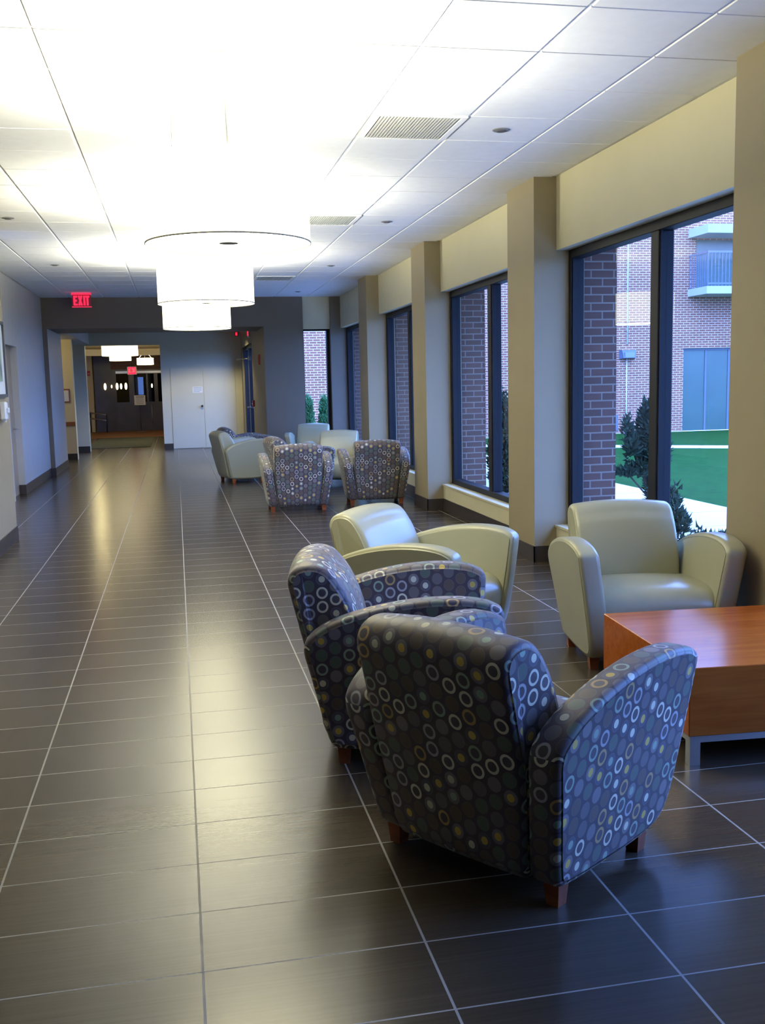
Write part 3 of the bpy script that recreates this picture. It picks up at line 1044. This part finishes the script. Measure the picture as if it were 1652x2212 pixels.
def extrude_profile(pts, x0, x1, r, deform=lambda x, y, z: (x, y, z), nseg=4, nmid=1, soft=2):
    """Closed (y, z) outline pushed along x with rounded edges; UVs in metres."""
    p = chaikin(pts, soft)
    n = len(p)
    area = sum(p[i][0] * p[(i + 1) % n][1] - p[(i + 1) % n][0] * p[i][1] for i in range(n))
    if area < 0:
        p = p[::-1]
    nrm = []
    for i in range(n):
        a, c = Vector(p[i - 1]), Vector(p[(i + 1) % n])
        t = (c - a).normalized()
        nrm.append(Vector((-t.y, t.x)))          # inward for counter-clockwise
    arc = [0]
    for i in range(n):
        arc.append(arc[-1] + (Vector(p[(i + 1) % n]) - Vector(p[i])).length)
    rings = []
    for s in range(nseg + 1):
        f = math.pi / 2 * (1 - s / nseg)
        rings.append((x0 + r * (1 - math.sin(f)), r * (1 - math.cos(f)), x0 + r - r * f))
    for s in range(1, nmid):
        x = x0 + r + (x1 - x0 - 2 * r) * s / nmid
        rings.append((x, 0, x))
    for s in range(nseg + 1):
        f = math.pi / 2 * s / nseg
        rings.append((x1 - r * (1 - math.sin(f)), r * (1 - math.cos(f)), x1 - r + r * f))
    b = MB()
    for x, ins, ux in rings:
        for i in range(n):
            y, z = p[i][0] + nrm[i].x * ins, p[i][1] + nrm[i].y * ins
            b.v.append(deform(x, y, z))
    for k in range(len(rings) - 1):
        for i in range(n):
            i2 = (i + 1) % n
            b.face([k * n + i, k * n + i2, (k + 1) * n + i2, (k + 1) * n + i][::-1],
                   [(rings[k][2], arc[i]), (rings[k][2], arc[i + 1]), (rings[k + 1][2], arc[i + 1]), (rings[k + 1][2], arc[i])][::-1], False)
    for k, rev in ((0, False), (len(rings) - 1, True)):
        ids = [k * n + i for i in range(n)]
        uvs = [(p[i][0] + nrm[i].x * rings[k][1] + 3.013, p[i][1] + nrm[i].y * rings[k][1]) for i in range(n)]
        if rev:
            b.face(ids, uvs, True)
        else:
            b.face(ids[::-1], uvs[::-1], True)
    # orient outward
    return b


FLARE = .150


def arm_mb(side):
    prof = [(-.148, .50), (-.122, .555), (-.03, .615), (.12, .662), (.28, .692), (.44, .702), (.57, .690), (.625, .667), (.648, .650), (.655, .628), (.652, .58),
            (.638, .40), (.615, .20), (.590, .115), (.525, .068), (.38, .055), (.15, .058), (.0, .064), (-.045, .078), (-.068, .15), (-.122, .40)]
    b = extrude_profile(prof, .252, .362, .024, lambda x, y, z: (side * (x + FLARE * (z - .1)), y, z), 4, 1, 2)
    if side < 0:
        b.f = [f[::-1] for f in b.f]
        b.uv = [u[::-1] for u in b.uv]
    return b


def back_mb():
    prof = [(-.075, .068), (-.10, .25), (-.155, .50), (-.205, .72), (-.215, .775), (-.185, .825), (-.12, .842), (-.055, .825), (-.005, .765),
            (.045, .67), (.085, .55), (.105, .42), (.09, .20), (.03, .068)]

    def df(x, y, z):
        hw = .255 + FLARE * (min(z, .42) - .1) * .75
        k = x / .285
        zz = z - .022 * k * k * max(0, (z - .5) / .34)
        return (k * hw, y + .012 * (1 - k * k) * (1 if y > -.02 * 0 + (.0) else -.6), zz)
    return extrude_profile(prof, -.285, .285, .024, df, 4, 8, 2)


def seat_mb():
    prof = [(.04, .12), (.04, .42), (.20, .435), (.42, .44), (.53, .43), (.59, .39), (.61, .32), (.595, .22), (.545, .13), (.40, .11)]

    def df(x, y, z):
        hw = .262 + FLARE * (z - .1)
        k = x / .285
        return (k * hw, y, z + (.014 * (1 - k * k) if z > .3 else 0))
    return extrude_profile(prof, -.285, .285, .012, df, 3, 8, 2)


def leg_mb(x, y):
    b = MB()
    o = 0
    t, s = .030, .021
    b.v += [(x - s, y - s, 0), (x + s, y - s, 0), (x + s, y + s, 0), (x - s, y + s, 0), (x - t, y - t, .10), (x + t, y - t, .10), (x + t, y + t, .10), (x - t, y + t, .10)]
    for q in ((0, 3, 2, 1), (4, 5, 6, 7), (0, 1, 5, 4), (1, 2, 6, 5), (2, 3, 7, 6), (3, 0, 4, 7)):
        b.face(list(q))
    return b


def club_chair(name, label, m_, group):
    t_ = thing(name, label, 'armchair', (0, 0, 0), 0, group)
    back_mb().build('backrest', m_, t_)
    seat_mb().build('seat', m_, t_)
    for s in (-1, 1):
        arm_mb(s).build('armrest', m_, t_)
    for s in (-1, 1):
        leg_mb(s * .315, .005).build('leg', M['leg'], t_)
        leg_mb(s * .315, .47).build('leg', M['leg'], t_)
    return t_


def place(t_, x, y, deg):          # deg: direction the sitter faces, from +X
    t_.location = (x, y, 0)
    t_.rotation_euler = (0, 0, math.radians(deg - 90))


PG, WG = 'circle-print club chairs', 'pale sage club chairs'
patterned = [
    (.850, 2.890, 35, 'largest circle-print club chair, in front with its back to the camera'),
    (.672, 4.21, -12, 'circle-print club chair behind the front one, facing the cherry table from the aisle'),
    (1.414, 12.137, 89, 'circle-print club chair of the far group, back turned, aisle side of the back-turned pair'),
    (2.457, 12.45, 86, 'circle-print club chair of the far group, back turned, window side of the back-turned pair'),
    (1.42, 14.0, 8, 'circle-print club chair mostly hidden behind the back-turned pair, facing the windows'),
    (.92, 17.75, 8, 'circle-print club chair peeking over the aisle-side pale chair of the far group')]
sage = [
    (1.16, 5.62, -42, 'pale sage club chair at the aisle corner behind the circle-print pair, facing the table'),
    (2.500, 5.29, -98, 'pale sage club chair against the window behind the cherry table'),
    (.765, 16.35, 14, 'pale sage club chair of the far group at the aisle, seen from its side'),
    (2.42, 18.15, -104, 'pale sage club chair at the end window below the green bushes'),
    (2.42, 15.2, -108, 'pale sage club chair by the far pillar behind the back-turned pair')]
ch0 = None
for i, (x, y, d, lab) in enumerate(patterned):
    if i == 0:
        ch0 = club_chair('club_chair', lab, M['fabric'], PG)
        place(ch0, x, y, d)
    else:
        place(dup(ch0, label=lab), x, y, d)
cw0 = None
for i, (x, y, d, lab) in enumerate(sage):
    if i == 0:
        cw0 = club_chair('club_chair', lab, M['vinyl'], WG)
        place(cw0, x, y, d)
    else:
        place(dup(cw0, label=lab), x, y, d)

# ------------------------------------------------------------------ tables
tb = thing('coffee_table', 'low cherry block coffee table on a metal base by the front chairs', 'table', (1.927, 3.489, 0), math.radians(-4))
box('block_top', (0, 0, .125), (.965, .965, .405), M['table'], tb, .003)
mb = MB()
mb.box((.012, .012, .095), (.953, .045, .125))
mb.box((.012, .920, .095), (.953, .953, .125))
mb.box((.012, .045, .095), (.045, .920, .125))
mb.box((.920, .045, .095), (.953, .920, .125))
mb.build('base_frame', M['steel'], tb)
for a_ in (.012, .910):
    for b_ in (.012, .910):
        box('leg', (a_, b_, 0), (a_ + .043, b_ + .043, .095), M['steel'], tb)
# ------------------------------------------------------------------ courtyard
G = -.1
wall('ground_bed', (3.36, -30, G - .2), (5.35, 27.6, G - .02), M['bounce_bed'])  # pale bed added as a bounce of sky light onto the ceiling
wk = struct(MB().box((5.35, -30, G - .2), (6.70, 27.6, G)).build('path_walkway', M['concrete']))
gr = MB().box((6.70, -30, G - .2), (60, 27.59, G - .005)).build('lawn_grass', M['grass'])
tag(gr, 'clipped green courtyard lawn', 'grass')
gr['kind'] = 'stuff'
tw = MB()
a_, b_ = Vector((6.7, 24.9)), Vector((16.5, 18.1))
dn = (b_ - a_).normalized()
nn = Vector((-dn.y, dn.x)) * .45
o = [a_ - nn, b_ - nn, b_ + nn, a_ + nn]
tw.v = [(p.x, p.y, G - .05) for p in o] + [(p.x, p.y, G + .002) for p in o]
for q in ((0, 3, 2, 1), (4, 5, 6, 7), (0, 1, 5, 4), (1, 2, 6, 5), (2, 3, 7, 6), (3, 0, 4, 7)):
    tw.face(list(q))
struct(tw.build('path_lawn', M['concrete']))

WY = 27.6
wing = thing('brick_building', 'red brick wing with balcony across the courtyard', 'building', (0, WY, 0))
wm = MB()
DX0, DX1, DZ = 14.84, 17.2, 2.36
wm.box((1.92, 0, -.1), (DX0, .4, 9.0))
wm.box((DX0, 0, DZ), (DX1, .4, 9.0))
wm.box((DX1, 0, -.1), (40, .4, 9.0))
wm.build('wall', M['brick'], wing)
sd = MB()
for x_ in (DX0, 15.60, 16.36, DX1 - .06):
    sd.box((x_, .10, -.1), (x_ + .06, .16, DZ))
sd.box((DX0, .08, DZ - .06), (DX1, .18, DZ))
sdo = sd.build('sliding_door', M['rail'], wing)
box('pane', (DX0 + .06, .12, -.1), (DX1 - .06, .14, DZ - .06), M['tealglass'], sdo)
bal = MB().box((14.95, -1.1, 3.86), (18.6, 0, 4.07)).build('balcony_slab', M['slab'], wing)
rl = MB()
rl.box((14.97, -1.08, 4.12), (18.58, -1.04, 4.17))
rl.box((14.97, -1.08, 5.00), (18.58, -1.04, 5.06))
rl.box((14.97, -1.04, 5.00), (15.01, 0, 5.06))
x_ = 14.99
while x_ < 18.58:
    rl.box((x_ - .012, -1.072, 4.07), (x_ + .012, -1.048, 5.0))
    x_ += .11
for q in range(9):
    rl.box((14.98, -.12 * q - .05, 4.07), (15.0, -.12 * q - .03, 5.0))
rl.build('railing', M['rail'], bal)
MB().box((14.95, -1.1, 5.55), (18.6, 0, 5.8)).build('balcony_slab', M['slab'], wing)
box('window', (15.2, -.02, 4.1), (17.8, .02, 5.5), M['tealglass'], wing)
MB().tube((13.03, -.03, 2.5), (13.03, -.03, 9), .022).tube((13.02, -.03, -.1), (13.02, -.03, 2.08), .018).build('conduit', M['pipe'], wing)
ligh = thing('wall_light', 'dark wall-pack light on the brick wing below a white conduit', 'wall light', (13.03, WY, 2.2))
hb = MB()
hb.v = [(-.24, 0, -.13), (.24, 0, -.13), (.24, 0, .13), (-.24, 0, .13), (-.19, -.22, -.10), (.19, -.22, -.10), (.22, -.16, .13), (-.22, -.16, .13)]
for q in ((0, 1, 5, 4), (1, 2, 6, 5), (2, 3, 7, 6), (3, 0, 4, 7), (4, 5, 6, 7), (3, 2, 1, 0)):
    hb.face(list(q))
hb.build('housing', M['rail'], ligh)
box('lens', (-.15, -.228, -.09), (.15, -.19, .06), M['lens'], ligh)
mbx = tag(box('utility_box', (12.58, WY - .12, -.02), (12.72, WY - .002, .46), M['rail'], None, .01), 'small dark utility box low on the brick wing', 'utility box')


def shrub(name, label, loc, blobs, n, size, material, seed, group=None, cat='shrub'):
    """blobs: (x, y, z, rx, rz) ellipsoids filled with needle sprays."""
    rnd = random.Random(seed)
    t_ = thing(name, label, cat, loc, 0, group)
    b = MB()
    tot = sum(q[3] * q[3] * q[4] for q in blobs)
    for (bx, by, bz, rx, rz) in blobs:
        k = max(60, int(n * rx * rx * rz / tot))
        for _ in range(k):
            d = Vector((rnd.gauss(0, 1), rnd.gauss(0, 1), rnd.gauss(0, 1))).normalized()
            r = rnd.random() ** .45 * (1.0 + .25 * rnd.random() ** 4)
            c = Vector((bx + d.x * rx * r, by + d.y * rx * r, bz + d.z * rz * r))
            ax = (Vector((d.x, d.y, d.z * .6 + .7)) + Vector((rnd.uniform(-.6, .6), rnd.uniform(-.6, .6), rnd.uniform(-.4, .4)))).normalized()
            s = ax.orthogonal().normalized()
            s = (Matrix.Rotation(rnd.uniform(0, 6.28), 3, ax) @ s)
            nn_ = ax.cross(s)
            L, W = size * rnd.uniform(.7, 1.5), size * .30 * rnd.uniform(.7, 1.3)
            o = len(b.v)
            b.v += [tuple(c - s * W + nn_ * W * .2), tuple(c + s * W + nn_ * W * .2), tuple(c + ax * L), tuple(c - nn_ * W)]
            b.face([o, o + 1, o + 2])
            b.face([o + 1, o + 3, o + 2])
            b.face([o + 3, o, o + 2])
            b.face([o + 1, o, o + 3])
    b.build('foliage', material, t_)
    s_ = MB()
    zt = max(q[2] for q in blobs)
    s_.tube((0, 0, G), (blobs[0][0] * .5, blobs[0][1] * .5, zt * .5), .022)
    for q in blobs:
        s_.tube((blobs[0][0] * .3, blobs[0][1] * .3, q[2] * .4), (q[0], q[1], q[2]), .009, 6)
    s_.build('stem', M['bark'], t_)
    return t_


shrub('evergreen_shrub', 'dark upright evergreen shrub outside the nearest window behind its mullion', (5.0, 10.0, 0),
      [(.05, 0, .75, .15, .26), (.02, 0, 1.02, .14, .30), (-.26, 0, 1.00, .05, .16), (-.21, 0, .80, .08, .14), (-.27, 0, .53, .12, .05), (-.11, 0, .56, .11, .09), (.08, 0, .36, .11, .26), (.20, -.1, .12, .09, .22), (.31, -.15, -.02, .07, .14)], 4600, .055, M['leaf'], 3)
shrub('evergreen_shrub', 'dark upright evergreen shrub outside the second window', (4.50, 13.4, 0),
      [(0, 0, .45, .24, .5), (.02, 0, .95, .20, .42), (.05, 0, .2, .26, .28)], 5000, .055, M['leaf'], 5)
shrub('low_plant', 'sparse twiggy plant at the sill behind the window-side pale chair', (4.05, 7.65, 0),
      [(0, 0, .42, .07, .22), (.05, 0, .25, .09, .16), (-.05, .05, .12, .10, .14)], 420, .05, M['leaf'], 8, cat='plant')
shrub('low_plant', 'small bushy plant at the sill beside the near pillar', (4.2, 7.2, 0),
      [(0, 0, .12, .20, .16), (-.16, 0, .2, .05, .16)], 1200, .05, M['leaf'], 9, cat='plant')
for x_, lab, s in ((2.85, 'green columnar arborvitae outside the end window, beside the dark wall', 21), (3.20, 'green columnar arborvitae in the middle of the end window', 22), (3.60, 'green columnar arborvitae at the frame side of the end window', 23)):
    shrub('arborvitae', lab, (x_ * 22.3 / 22, 22.3, 0), [(0, 0, .15, .13, .35), (0, 0, .55, .14, .40), (0, 0, .95, .10, .34)], 5200, .05, M['arbleaf'], s, 'arborvitae outside the end window')
